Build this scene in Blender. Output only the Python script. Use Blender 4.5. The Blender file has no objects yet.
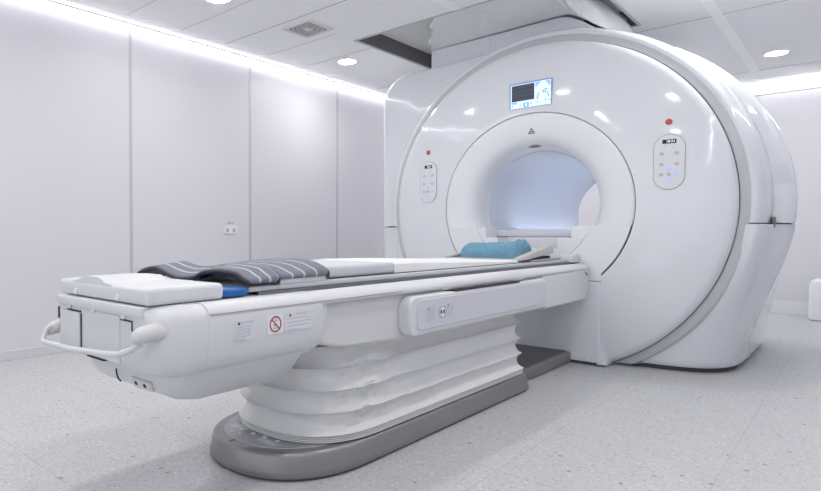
import bpy, bmesh, math, random
from mathutils import Vector, Matrix, noise
PI = math.pi
random.seed(7)
SC = bpy.context.scene
COL = SC.collection

# ------------------------------------------------------------------ helpers
def lin(c):
    def f(v):
        v /= 255.0
        return v / 12.92 if v <= 0.04045 else ((v + 0.055) / 1.055) ** 2.4
    return (f(c[0]), f(c[1]), f(c[2]), 1.0)

def mat(name, rgb, rough=0.5, metal=0.0, coat=0.0, bump=0.0, bscale=20.0, emit=0.0, spec=0.5, var=0.0, vscale=8.0, trans=0.0, detail=2.0):
    m = bpy.data.materials.new(name); m.use_nodes = True
    nt = m.node_tree; b = nt.nodes['Principled BSDF']
    b.inputs['Base Color'].default_value = lin(rgb)
    b.inputs['Roughness'].default_value = rough
    b.inputs['Metallic'].default_value = metal
    b.inputs['Coat Weight'].default_value = coat
    b.inputs['Coat Roughness'].default_value = 0.05
    b.inputs['Specular IOR Level'].default_value = spec
    if trans: b.inputs['Transmission Weight'].default_value = trans
    if emit:
        b.inputs['Emission Color'].default_value = lin(rgb)
        b.inputs['Emission Strength'].default_value = emit
    if bump or var:
        tc = nt.nodes.new('ShaderNodeTexCoord')
    if bump:
        n = nt.nodes.new('ShaderNodeTexNoise'); n.inputs['Scale'].default_value = bscale; n.inputs['Detail'].default_value = detail
        bp = nt.nodes.new('ShaderNodeBump'); bp.inputs['Strength'].default_value = 1.0; bp.inputs['Distance'].default_value = bump
        nt.links.new(tc.outputs['Object'], n.inputs['Vector'])
        nt.links.new(n.outputs['Fac'], bp.inputs['Height'])
        nt.links.new(bp.outputs['Normal'], b.inputs['Normal'])
        if coat: nt.links.new(bp.outputs['Normal'], b.inputs['Coat Normal'])
    if var:
        n2 = nt.nodes.new('ShaderNodeTexNoise'); n2.inputs['Scale'].default_value = vscale; n2.inputs['Detail'].default_value = 4
        nt.links.new(tc.outputs['Object'], n2.inputs['Vector'])
        mx = nt.nodes.new('ShaderNodeMix'); mx.data_type = 'RGBA'
        c = lin(rgb)
        mx.inputs[6].default_value = (c[0]*(1-var), c[1]*(1-var), c[2]*(1-var), 1)
        mx.inputs[7].default_value = (min(1,c[0]*(1+var)), min(1,c[1]*(1+var)), min(1,c[2]*(1+var)), 1)
        nt.links.new(n2.outputs['Fac'], mx.inputs[0])
        nt.links.new(mx.outputs[2], b.inputs['Base Color'])
    return m

def wloc(o):
    v = Vector((0, 0, 0))
    while o is not None:
        v += o.location; o = o.parent
    return v

def obj(name, bm, m, parent=None, smooth=35.0, bevel=0.0, segs=2, bangle=30, subsurf=0, label=None):
    """link a bmesh (world coordinates) as one mesh object"""
    off = wloc(parent)
    if off.length > 0:
        bmesh.ops.translate(bm, verts=bm.verts, vec=-off)
    me = bpy.data.meshes.new(name); bm.to_mesh(me); bm.free()
    if m is not None: me.materials.append(m)
    if smooth is not None:
        me.shade_smooth(); me.set_sharp_from_angle(angle=math.radians(smooth))
    o = bpy.data.objects.new(name, me); COL.objects.link(o)
    if parent is not None: o.parent = parent
    if bevel:
        md = o.modifiers.new('bevel', 'BEVEL'); md.width = bevel; md.segments = segs; md.limit_method = 'ANGLE'
        md.angle_limit = math.radians(bangle); md.harden_normals = False
    if subsurf:
        md = o.modifiers.new('sub', 'SUBSURF'); md.levels = subsurf; md.render_levels = subsurf
    if label: o['label'] = label
    return o

def thing(name, label, cat, loc=(0, 0, 0), group=None):
    o = bpy.data.objects.new(name, None); COL.objects.link(o); o.location = loc; o.empty_display_size = 0.1
    o['label'] = label; o['category'] = cat
    if group: o['group'] = group
    return o

def tag(o, label, cat, group=None):
    o['label'] = label; o['category'] = cat
    if group: o['group'] = group
    return o

def struct(name, bm, m, label=None, **k):
    o = obj(name, bm, m, None, **k); o['kind'] = 'structure'
    if label: o['label'] = label
    return o

def box(bm, x0, x1, y0, y1, z0, z1):
    vs = [bm.verts.new((x, y, z)) for x in (x0, x1) for y in (y0, y1) for z in (z0, z1)]
    for f in ((0,1,3,2),(4,6,7,5),(0,4,5,1),(2,3,7,6),(0,2,6,4),(1,5,7,3)):
        bm.faces.new([vs[i] for i in f])
    return vs

def newbox(*a):
    bm = bmesh.new(); box(bm, *a); bmesh.ops.recalc_face_normals(bm, faces=bm.faces); return bm

def rbox(x0, x1, y0, y1, z0, z1, r, seg=4, only=None):
    """box with rounded edges; only = axis letter whose parallel edges are rounded"""
    bm = newbox(x0, x1, y0, y1, z0, z1)
    es = list(bm.edges)
    if only:
        ax = 'xyz'.index(only)
        es = [e for e in es if abs((e.verts[0].co - e.verts[1].co).normalized()[ax]) > 0.9]
    bmesh.ops.bevel(bm, geom=es, offset=r, segments=seg, profile=0.5, affect='EDGES')
    return bm

def loft(rings, closed=True, caps=True, bm=None):
    bm = bm or bmesh.new()
    R = [[bm.verts.new(p) for p in ring] for ring in rings]
    n = len(R[0])
    for a, b in zip(R[:-1], R[1:]):
        for i in range(n if closed else n - 1):
            j = (i + 1) % n
            bm.faces.new((a[i], a[j], b[j], b[i]))
    if caps and closed:
        bm.faces.new(list(reversed(R[0]))); bm.faces.new(R[-1])
    bmesh.ops.recalc_face_normals(bm, faces=bm.faces)
    return bm

def revolve(profile, zc, n=160, a0=0.0, a1=2*PI, xc=0.0, bm=None):
    """profile of (r, y) around the bore axis"""
    profile = [(r*.992 if r > 1.19 else r, y) for r, y in profile]
    full = abs(a1 - a0 - 2*PI) < 1e-6
    bm = bm or bmesh.new()
    cols = []
    cnt = n if full else n + 1
    for i in range(cnt):
        a = a0 + (a1 - a0) * i / n
        cols.append([bm.verts.new((xc + r*math.cos(a), y, zc + r*math.sin(a))) for r, y in profile])
    m = len(profile)
    for i in range(n):
        A = cols[i]; B = cols[(i + 1) % cnt]
        for k in range(m - 1):
            bm.faces.new((A[k], A[k+1], B[k+1], B[k]))
    bmesh.ops.recalc_face_normals(bm, faces=bm.faces)
    return bm

def clip(bm, co, no):
    """keep the side opposite to no"""
    bmesh.ops.bisect_plane(bm, geom=list(bm.verts)+list(bm.edges)+list(bm.faces), plane_co=co, plane_no=no, clear_outer=True)
    return bm

def tube(bm, pts, r, n=10, cap=True):
    pts = [Vector(p) for p in pts]
    rs = r if isinstance(r, (list, tuple)) else [r]*len(pts)
    rings = []
    for i, p in enumerate(pts):
        t = (pts[min(i+1, len(pts)-1)] - pts[max(i-1, 0)]).normalized()
        up = Vector((0, 0, 1)) if abs(t.z) < 0.9 else Vector((1, 0, 0))
        s = t.cross(up).normalized(); u = s.cross(t)
        rings.append([p + (s*math.cos(2*PI*k/n) + u*math.sin(2*PI*k/n))*rs[i] for k in range(n)])
    return loft(rings, True, cap, bm)

def disc_plate(bm, c, r, axis, thick, n=24, rx=None):
    """a short cylinder whose far face is at c and which comes forward along axis"""
    c = Vector(c); ax = Vector(axis).normalized()
    up = Vector((0, 0, 1)) if abs(ax.z) < 0.9 else Vector((0, 1, 0))
    s = ax.cross(up).normalized(); u = s.cross(ax)
    rx = rx or r
    rg = lambda d, k: [c + ax*d + s*rx*k*math.cos(2*PI*i/n) + u*r*k*math.sin(2*PI*i/n) for i in range(n)]
    return loft([rg(0, 1), rg(thick*0.8, 1), rg(thick, 0.92)], True, True, bm)

def poly_plate(bm, pts, vec):
    """extrude a flat polygon by vec"""
    v = Vector(vec)
    return loft([[Vector(p) for p in pts], [Vector(p) + v for p in pts]], True, True, bm)

def rrect(w, h, r, n=6):
    out = []
    for cx, cy, a in ((w/2-r, h/2-r, 0), (-w/2+r, h/2-r, PI/2), (-w/2+r, -h/2+r, PI), (w/2-r, -h/2+r, 1.5*PI)):
        for i in range(n+1):
            t = a + PI/2*i/n
            out.append((cx + r*math.cos(t), cy + r*math.sin(t)))
    return out

def plate_on(bm, o, u, v, w, h, r, thick, n=6):
    """rounded rectangle of size w*h centred at o in the axes u, v, coming out along u x v"""
    o, u, v = Vector(o), Vector(u).normalized(), Vector(v).normalized(); nn = u.cross(v)
    return poly_plate(bm, [o + u*a + v*b for a, b in rrect(w, h, r, n)], nn*thick)

def text_bm(s, size, o, u, v, bm=None, thick=0.0):
    """lettering centred at o along u, upright along v"""
    cu = bpy.data.curves.new('lettering', 'FONT'); cu.body = s; cu.size = size; cu.align_x = 'CENTER'; cu.align_y = 'CENTER'
    cu.resolution_u = 3
    ob = bpy.data.objects.new('lettering', cu); COL.objects.link(ob)
    dg = bpy.context.evaluated_depsgraph_get(); dg.update()
    me = bpy.data.meshes.new_from_object(ob.evaluated_get(dg))
    bpy.data.objects.remove(ob); bpy.data.curves.remove(cu)
    o, u, v = Vector(o), Vector(u).normalized(), Vector(v).normalized(); n = u.cross(v)
    M = Matrix(((u.x, v.x, n.x, o.x), (u.y, v.y, n.y, o.y), (u.z, v.z, n.z, o.z), (0, 0, 0, 1)))
    me.transform(M)
    bm = bm or bmesh.new()
    bm.from_mesh(me); bpy.data.meshes.remove(me)
    return bm

def dup(root, loc, label, group=None):
    r = root.copy(); COL.objects.link(r); r.location = loc; r['label'] = label
    if group: r['group'] = group
    for ch in list(root.children):
        c = ch.copy(); COL.objects.link(c); c.parent = r
        for g in ch.children:
            d = g.copy(); COL.objects.link(d); d.parent = c
    return r

def nz(x, y, z): return noise.noise(Vector((x, y, z)))
def sm(a, b, t):
    t = max(0.0, min(1.0, (t - a)/(b - a))); return t*t*(3-2*t)
X, Y, Z = Vector((1,0,0)), Vector((0,1,0)), Vector((0,0,1))

# ------------------------------------------------------------------ materials
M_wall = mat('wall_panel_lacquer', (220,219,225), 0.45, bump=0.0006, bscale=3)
M_walll = mat('wall_panel_left_dim', (212,211,218), 0.45, bump=0.0006, bscale=3)  # wall lacquer darkened to offset the strong light on the left wall
M_wallb = mat('wall_panel_back_lit', (232,231,236), 0.45, bump=0.0006, bscale=3)  # same lacquer lightened to stand in for light missing at the back
M_joint = mat('aluminium_joint', (188,190,198), 0.45, 0.2, var=0.03)
M_ceil = mat('ceiling_tile', (243,243,244), 0.6, bump=0.0008, bscale=2.5)
M_seam = mat('ceiling_seam', (150,151,155), 0.7, var=0.05)
M_seam_soft = mat('ceiling_seam_soft', (190,191,194), 0.7, var=0.05)
M_prof = mat('ceiling_profile', (252,252,252), 0.5, var=0.02)
M_hole = mat('ceiling_void', (226,226,224), 0.8, var=0.06, vscale=2)
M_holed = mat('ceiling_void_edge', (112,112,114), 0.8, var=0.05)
M_base = mat('baseboard_vinyl', (205,206,212), 0.5, var=0.02)
M_basew = mat('baseboard_white', (242,243,246), 0.5, var=0.02)
M_led = mat('led_diffuser', (250,251,255), 0.4, emit=11.0, var=0.0)
M_led2 = mat('led_diffuser_bright', (250,251,255), 0.4, emit=29.0)
M_borefill = mat('bore_fill_strip', (234,241,255), 0.4, emit=10.0)  # glow of the added fill strips inside the bore
M_lamp = mat('downlight_diffuser', (255,253,247), 0.4, emit=110.0)
M_white = mat('white_enamel', (226,227,229), 0.4, var=0.01)
M_gloss = mat('scanner_gloss_white', (219,222,228), 0.09, coat=0.6, bump=0.006, bscale=4.0, var=0.008, vscale=2, detail=1.0)
M_matte = mat('scanner_satin_white', (216,219,225), 0.35, var=0.01, vscale=2)
M_flare = mat('flare_satin_white', (225,227,232), 0.35, var=0.01, vscale=2)
M_bore = mat('bore_liner', (218,223,232), 0.4, var=0.01, vscale=2)
M_band = mat('trim_grey', (192,194,199), 0.3, var=0.02)
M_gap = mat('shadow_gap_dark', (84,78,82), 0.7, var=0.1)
M_gaps = mat('seam_brown_grey', (140,130,134), 0.7, var=0.05)
M_bed = mat('table_white_plastic', (211,212,216), 0.4, bump=0.0002, bscale=60, var=0.01)
M_bed2 = mat('table_panel_plastic', (204,205,213), 0.4, var=0.01)
M_beam = mat('table_beam_plastic', (207,208,209), 0.45, var=0.01)
M_knob = mat('table_grey_grip', (205,205,205), 0.5, var=0.015)
M_slot = mat('slot_dark', (45,45,50), 0.8, var=0.1)
M_track = mat('track_grey', (120,122,130), 0.35, 0.5, var=0.05)
M_trackl = mat('track_light', (186,188,193), 0.4, var=0.03)
M_bell = mat('bellows_fabric', (214,215,216), 0.75, bump=0.0008, bscale=35, var=0.015, vscale=5)
M_silver = mat('pedestal_silver', (138,138,138), 0.33, 0.55, coat=0.1, bump=0.0002, bscale=200, var=0.02)
M_silver2 = mat('pedestal_top_grey', (166,166,171), 0.42, 0.35, var=0.02)
M_sled = mat('rail_cover_grey', (128,127,129), 0.42, 0.3, var=0.03)
M_sled2 = mat('rail_top_dark', (96,95,98), 0.55, var=0.05)
M_tiletxt = mat('marking_light', (205,206,210), 0.6, var=0.02)
M_tent = mat('white_sheeting', (226,226,228), 0.6, bump=0.004, bscale=4, var=0.02, vscale=4)
M_black = mat('print_black', (38,38,44), 0.6, var=0.05)
M_print = mat('print_grey', (172,174,182), 0.7, var=0.05)
M_sticker = mat('sticker_paper', (226,226,231), 0.6, var=0.01)
M_stickeredge = mat('sticker_grey', (214,215,222), 0.6, var=0.01)
M_red = mat('print_red', (158,74,70), 0.5, var=0.05)
M_redbtn = mat('button_red', (190,62,52), 0.35, coat=0.3, var=0.03)
M_pillow = mat('teal_towelling', (104,147,171), 0.9, bump=0.004, bscale=120, var=0.22, vscale=30)
M_blue = mat('blue_vinyl', (14,92,160), 0.35, bump=0.004, bscale=22, var=0.2, vscale=20)
M_pad = mat('grey_vinyl_pad', (190,194,200), 0.55, var=0.02)
M_sheet = mat('white_vinyl_mattress', (228,228,230), 0.55, bump=0.0006, bscale=25, var=0.01)
M_tray = mat('headrest_grey', (180,179,176), 0.5, var=0.02)
M_coilrim = mat('coil_rim_grey', (206,207,210), 0.55, var=0.03)
M_coilin = mat('coil_underside', (52,54,62), 0.7, var=0.1)
M_key = mat('key_white', (222,224,229), 0.4, var=0.01)
M_keyg = mat('key_grey', (186,189,197), 0.4, var=0.02)
M_keyb = mat('key_blue', (176,204,246), 0.4, emit=0.12)
M_disp = mat('display_black', (28,32,42), 0.25, var=0.05)
M_digit = mat('digit_white', (225,232,240), 0.4, emit=0.7)
M_scr = mat('screen_pale_blue', (196,220,255), 0.3, emit=0.55)
M_scrd = mat('screen_dark', (52,60,76), 0.3, emit=0.25)
M_scrd2 = mat('screen_dark_line', (36,42,56), 0.3, emit=0.15)
M_scrm = mat('screen_mid_blue', (128,166,224), 0.3, emit=0.5)
M_scrb = mat('screen_strong_blue', (46,140,240), 0.3, emit=0.6)
M_frame = mat('screen_bezel', (120,146,190), 0.3, emit=0.05)
M_lens = mat('lens_grey', (140,140,136), 0.3, 0.3, var=0.05)
M_can = mat('translucent_white_plastic', (244,247,249), 0.35, var=0.015)
M_vent = mat('vent_white', (222,222,223), 0.5, var=0.01)
M_ventd = mat('vent_dark', (40,34,34), 0.8, var=0.05)

# striped coil fabric: light bands across the table, spaced along its length
def striped(name, base, stripe, ys, w):
    m = mat(name, base, 0.7, bump=0.0012, bscale=180)
    nt = m.node_tree; b = nt.nodes['Principled BSDF']
    tc = nt.nodes.new('ShaderNodeTexCoord'); sp = nt.nodes.new('ShaderNodeSeparateXYZ')
    nt.links.new(tc.outputs['Object'], sp.inputs[0])
    acc = None
    for y in ys:
        a = nt.nodes.new('ShaderNodeMath'); a.operation = 'COMPARE'
        nt.links.new(sp.outputs['Y'], a.inputs[0]); a.inputs[1].default_value = y; a.inputs[2].default_value = w
        if acc is None: acc = a
        else:
            q = nt.nodes.new('ShaderNodeMath'); q.operation = 'MAXIMUM'
            nt.links.new(acc.outputs[0], q.inputs[0]); nt.links.new(a.outputs[0], q.inputs[1]); acc = q
    n = nt.nodes.new('ShaderNodeTexNoise'); n.inputs['Scale'].default_value = 220
    nt.links.new(tc.outputs['Object'], n.inputs['Vector'])
    m1 = nt.nodes.new('ShaderNodeMix'); m1.data_type = 'RGBA'
    c = lin(base)
    m1.inputs[6].default_value = (c[0]*.72, c[1]*.72, c[2]*.72, 1); m1.inputs[7].default_value = (c[0]*1.25, c[1]*1.25, c[2]*1.25, 1)
    nt.links.new(n.outputs['Fac'], m1.inputs[0])
    m2 = nt.nodes.new('ShaderNodeMix'); m2.data_type = 'RGBA'
    nt.links.new(acc.outputs[0], m2.inputs[0]); nt.links.new(m1.outputs[2], m2.inputs[6]); m2.inputs[7].default_value = lin(stripe)
    nt.links.new(m2.outputs[2], b.inputs['Base Color'])
    return m

# speckled vinyl floor with welded seams
def floor_mat():
    m = bpy.data.materials.new('speckled_vinyl_floor'); m.use_nodes = True
    nt = m.node_tree; N = nt.nodes; L = nt.links; b = N['Principled BSDF']
    tc = N.new('ShaderNodeTexCoord')
    def noise_(sc, det=3, rough=0.6):
        n = N.new('ShaderNodeTexNoise'); n.inputs['Scale'].default_value = sc; n.inputs['Detail'].default_value = det; n.inputs['Roughness'].default_value = rough
        L.new(tc.outputs['Object'], n.inputs['Vector']); return n
    def ramp(src, a, bb, ca, cb):
        r = N.new('ShaderNodeValToRGB'); r.color_ramp.elements[0].position = a; r.color_ramp.elements[1].position = bb
        r.color_ramp.elements[0].color = ca; r.color_ramp.elements[1].color = cb; L.new(src, r.inputs[0]); return r
    def mix(fac, a, bb):
        x = N.new('ShaderNodeMix'); x.data_type = 'RGBA'
        if isinstance(fac, float): x.inputs[0].default_value = fac
        else: L.new(fac, x.inputs[0])
        for i, v in ((6, a), (7, bb)):
            if isinstance(v, tuple): x.inputs[i].default_value = v
            else: L.new(v, x.inputs[i])
        return x.outputs[2]
    W = (1,1,1,1); K = (0,0,0,1)
    base = ramp(noise_(6, 5).outputs['Fac'], .3, .7, lin((187,188,190)), lin((196,197,199))).outputs[0]
    fine = ramp(noise_(55, 3, .7).outputs['Fac'], .38, .62, lin((177,178,180)), lin((204,205,207))).outputs[0]
    c = mix(0.55, base, fine)
    # chips: voronoi cells picked by their random colour
    for sc, thr, size, col, k in ((30, .955, .26, (120,121,124), .75), (85, .86, .34, (138,139,142), .7), (75, .90, .32, (226,227,229), .7), (140, .86, .4, (160,161,163), .5)):
        v = N.new('ShaderNodeTexVoronoi'); v.inputs['Scale'].default_value = sc
        mp = N.new('ShaderNodeMapping'); mp.inputs['Scale'].default_value = (1.0, 0.8, 1); mp.inputs['Rotation'].default_value = (0, 0, sc*.37)
        L.new(tc.outputs['Object'], mp.inputs['Vector']); L.new(mp.outputs[0], v.inputs['Vector'])
        s = N.new('ShaderNodeSeparateColor'); L.new(v.outputs['Color'], s.inputs[0])
        g1 = N.new('ShaderNodeMath'); g1.operation = 'GREATER_THAN'; L.new(s.outputs[0], g1.inputs[0]); g1.inputs[1].default_value = thr
        g2 = N.new('ShaderNodeMath'); g2.operation = 'LESS_THAN'; L.new(v.outputs['Distance'], g2.inputs[0]); g2.inputs[1].default_value = size
        mu = N.new('ShaderNodeMath'); mu.operation = 'MULTIPLY'; L.new(g1.outputs[0], mu.inputs[0]); L.new(g2.outputs[0], mu.inputs[1])
        mk = N.new('ShaderNodeMath'); mk.operation = 'MULTIPLY'; L.new(mu.outputs[0], mk.inputs[0]); mk.inputs[1].default_value = k
        c = mix(mk.outputs[0], c, lin(col))
    sp = N.new('ShaderNodeSeparateXYZ'); L.new(tc.outputs['Object'], sp.inputs[0])
    def line(axis, off, period, w, mn=None):
        a = N.new('ShaderNodeMath'); a.operation = 'SUBTRACT'; L.new(sp.outputs[axis], a.inputs[0]); a.inputs[1].default_value = off - period/2
        p = N.new('ShaderNodeMath'); p.operation = 'FLOORED_MODULO'; L.new(a.outputs[0], p.inputs[0]); p.inputs[1].default_value = period
        q = N.new('ShaderNodeMath'); q.operation = 'COMPARE'; L.new(p.outputs[0], q.inputs[0]); q.inputs[1].default_value = period/2; q.inputs[2].default_value = w
        return q.outputs[0]
    for axis, off, per, w in (('X', 1.375, 0.60, .0014), ('Y', -2.84, 0.60, .0014)):
        k = N.new('ShaderNodeMath'); k.operation = 'MULTIPLY'; L.new(line(axis, off, per, w), k.inputs[0]); k.inputs[1].default_value = .55
        c = mix(k.outputs[0], c, lin((140,141,145)))
    L.new(c, b.inputs['Base Color'])
    b.inputs['Roughness'].default_value = 0.42; b.inputs['Specular IOR Level'].default_value = 0.35
    return m
M_floor = floor_mat()

# ------------------------------------------------------------------ room
XL, XR, YF, YB, H = -2.53, 2.45, -6.2, 4.2, 2.60
HX0, HX1, HY0, HY1 = -1.44, 0.41, -0.26, 1.06         # opening in the ceiling
struct('floor', newbox(XL-.1, XR+.1, YF-.1, YB+.1, -.1, 0), M_floor, smooth=None)
bm = bmesh.new()
g_ = .021
box(bm, XL, HX0-g_, YF, YB, H, H+.05); box(bm, HX1+g_, XR, YF, YB, H, H+.05)
box(bm, HX0-g_, HX1+g_, YF, HY0-g_, H, H+.05); box(bm, HX0-g_, HX1+g_, HY1+g_, YB, H, H+.05)
struct('ceiling', bm, M_ceil, smooth=None)
bm = bmesh.new()                                       # void above the opening
box(bm, HX0-.3, HX1+.3, HY0-.3, HY1+.3, 2.74, 2.78)
struct('ceiling_void', bm, M_hole, smooth=None)
bm = bmesh.new()
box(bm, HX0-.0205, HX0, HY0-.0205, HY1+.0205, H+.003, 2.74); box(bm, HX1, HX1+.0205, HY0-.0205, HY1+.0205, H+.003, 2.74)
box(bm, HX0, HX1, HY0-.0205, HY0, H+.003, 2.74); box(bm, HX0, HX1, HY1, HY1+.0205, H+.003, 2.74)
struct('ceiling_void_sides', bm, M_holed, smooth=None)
bm = bmesh.new(); w = .022
box(bm, HX0-w, HX0, HY0-w, HY1+w, H-.006, H+.003); box(bm, HX1, HX1+w, HY0-w, HY1+w, H-.006, H+.003)
box(bm, HX0, HX1, HY0-w, HY0, H-.006, H+.003); box(bm, HX0, HX1, HY1, HY1+w, H-.006, H+.003)
struct('trim_1', bm, M_joint, label='aluminium edge frame around the ceiling opening', smooth=None)
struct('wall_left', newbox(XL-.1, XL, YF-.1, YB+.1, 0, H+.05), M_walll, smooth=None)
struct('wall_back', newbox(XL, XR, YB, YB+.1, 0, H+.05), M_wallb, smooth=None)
struct('baseboard_left', newbox(XL, XL+.012, YF, YB-.012, 0, .068), M_base, bevel=.003)
struct('baseboard_back', newbox(XL+.012, XR-.012, YB-.014, YB, 0, .15), M_basew, bevel=.003)
k = 2
for y in (-5.78, -4.47, -3.17, -1.86, -.553, .777, 2.09, 3.40):
    struct('trim_%d' % k, newbox(XL, XL+.004, y-.013, y+.013, .068, H-.03), M_joint, label='vertical joint strip between left wall panels', smooth=None); k += 1
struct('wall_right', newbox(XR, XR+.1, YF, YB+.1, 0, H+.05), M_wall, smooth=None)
struct('baseboard_right', newbox(XR-.012, XR, YF, YB-.014, 0, .068), M_base, bevel=.003)
# ceiling tile joints and profiles
for y in (-4.0, -3.5, -3.0, -2.49, -1.995, -1.50, -1.015, -.52, 0.0, 1.26, 3.44):
    struct('trim_%d' % k, newbox(XL+.2, XR if y in (1.26, 3.44) else (.35 if y < -.6 else HX0-.03), y-.003, y+.003, H-.0015, H), M_seam if y in (-1.015, 1.26, 3.44) else M_seam_soft, label='ceiling tile joint', smooth=None); k += 1
for x, y0, y1 in ((.905, -1.2, 3.46), (-.47, -1.1, HY0-.022)):
    struct('trim_%d' % k, newbox(x-.035, x+.035, y0, y1, H-.004, H), M_prof, label='white ceiling profile', smooth=None); k += 1
# flush service door in the back wall
bm = newbox(.72, 1.70, YB-.008, YB, .152, 2.47)
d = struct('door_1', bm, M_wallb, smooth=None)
bm = bmesh.new()
box(bm, .708, .720, YB-.010, YB, .152, 2.482); box(bm, .720, 1.712, YB-.010, YB, 2.470, 2.482); box(bm, 1.70, 1.712, YB-.010, YB, .152, 2.470)
obj('door_frame', bm, M_seam, d, smooth=None)

# ------------------------------------------------------------------ lights
def led(name, p0, p1, label, m=None):
    """round diffuser tube under a slim rail along the corner of wall and ceiling"""
    p0, p1 = Vector(p0), Vector(p1); t = (p1-p0).normalized(); s = t.cross(Z).normalized(); n = 10
    rings = [[p - Z*.022 + s*(.007*math.cos(2*PI*i/12)) - Z*(.007*math.sin(2*PI*i/12)) for i in range(12)] for p in (p0, p1)]
    o = thing(name, label, 'light', p0, 'led lines along the ceiling edge')
    obj('diffuser', loft(rings), m or M_led, o)
    rail = bmesh.new()
    loft([[p - s*.006 - Z*.0155, p + s*.006 - Z*.0155, p + s*.006, p - s*.006] for p in (p0, p1)], bm=rail)
    obj('aluminium_rail', rail, M_white, o, smooth=None)
    return o
led('led_strip', (XL+.045, YF+.1, H), (XL+.045, YB-.03, H), 'long glowing led line where the left wall meets the ceiling')
led('led_strip', (XL+.1, YB-.05, H), (XR-.08, YB-.05, H), 'glowing led line above the back wall behind the scanner', M_led2)

led('led_strip', (XR-.045, YF+.1, H), (XR-.045, YB-.1, H), 'glowing led line along the right wall ceiling edge', M_led2)
def downlight(loc, label):
    o = thing('downlight', label, 'light', loc, 'round recessed ceiling downlights')
    l = Vector(loc); bm = bmesh.new(); n = 32; R = .085
    rg = lambda r, z: [l + Vector((r*math.cos(2*PI*i/n), r*math.sin(2*PI*i/n), z)) for i in range(n)]
    obj('bezel', loft([rg(R+.012, 0), rg(R+.010, -.006), rg(R, -.006), rg(R-.002, 0)], caps=False), M_white, o)
    bm = bmesh.new(); bm.faces.new([bm.verts.new(p) for p in reversed(rg(R-.001, -.003))]); 
    obj('diffuser', bm, M_lamp, o)
    return o
dl = downlight((-1.90, .17, H), 'lit round downlight in the ceiling left of the opening')
spots = [((1.13, 2.82, H), 'lit round downlight in the ceiling right of the scanner'),
         ((-1.58, -1.70, H), 'lit round downlight at the top edge, above the left wall'),
         ((1.13, -1.75, H), 'lit round downlight over the foot end, right side'),
         ((1.13, .17, H), 'lit round downlight above the right of the scanner'),
         ((-1.90, 2.82, H), 'lit round downlight behind the scanner, left side'),
         ((-.4, 2.82, H), 'lit round downlight behind the scanner, middle'),
         ((-1.7, -3.70, H), 'lit round downlight near the table end, left'),
         ((1.13, -3.70, H), 'lit round downlight near the table end, right'),
         ((-.3, -3.70, H), 'lit round downlight over the table end'),
         ((-.3, -1.75, H), 'lit round downlight over the table middle')]
for p, lb in spots: dup(dl, p, lb)

# ------------------------------------------------------------------ ceiling air vent
t = thing('air_vent', 'square white louvred air vent in the ceiling', 'vent', (-1.545, -.785, H))
vx, vy, a = -1.545, -.785, .155
bm = bmesh.new()
for x0, x1, y0, y1 in ((-a, a, -a, -a+.022), (-a, a, a-.022, a), (-a, -a+.022, -a+.022, a-.022), (a-.022, a, -a+.022, a-.022)):
    box(bm, vx+x0, vx+x1, vy+y0, vy+y1, H-.012, H)
obj('frame', bm, M_vent, t, smooth=None)
obj('backing', newbox(vx-a+.02, vx+a-.02, vy-a+.02, vy+a-.02, H-.002, H-.0005), M_ventd, t, smooth=None)
bm = bmesh.new()
for q in range(4):                                     # four-way louvres
    ca, sa = round(math.cos(q*PI/2)), round(math.sin(q*PI/2))
    for i in range(4):
        r0 = .032 + .0275*i; r1 = r0 + .011
        pts = [(-r0, r0), (r0, r0), (r1, r1), (-r1, r1)]
        P = [Vector((vx + ca*p[0] - sa*p[1], vy + sa*p[0] + ca*p[1], H-.010)) for p in pts]
        poly_plate(bm, P, (0, 0, .004))
obj('louvres', bm, M_vent, t, smooth=None)
obj('centre_plate', newbox(vx-.022, vx+.022, vy-.022, vy+.022, H-.013, H-.002), M_vent, t, smooth=None)

# ------------------------------------------------------------------ wall socket
t = thing('wall_socket', 'white double power socket on the left wall above the table', 'socket', (XL, -.805, .93))
bm = bmesh.new(); plate_on(bm, (XL, -.805, .935), (0, 1, 0), (0, 0, 1), .165, .078, .008, .009)
obj('cover_plate', bm, M_white, t, bevel=.002)
for yy in (-.845, -.765):
    bm = bmesh.new(); disc_plate(bm, (XL+.009, yy, .930), .021, (1, 0, 0), .0015)
    so = obj('outlet', bm, M_keyg, t)
    bm = bmesh.new()
    for dy in (-.008, .008): disc_plate(bm, (XL+.0105, yy+dy, .930), .0035, (1, 0, 0), .0008, 10)
    obj('pin_hole', bm, M_slot, so)
bm = bmesh.new(); plate_on(bm, (XL, -.805, .997), (0, 1, 0), (0, 0, 1), .075, .026, .002, .001)
obj('label_strip', bm, M_stickeredge, t)
obj('lettering', text_bm('UPS 6', .030, (XL+.0018, -.805, .997), (0, 1, 0), (0, 0, 1)), M_black, t, smooth=None)

# ------------------------------------------------------------------ MRI scanner
ZC = 1.095
ZS = .957                                             # height of the split between upper and lower covers
S = thing('mri_scanner', 'large glossy white round-faced scanner with a wide bore in the middle', 'medical scanner', (0, .9, 0))

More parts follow.
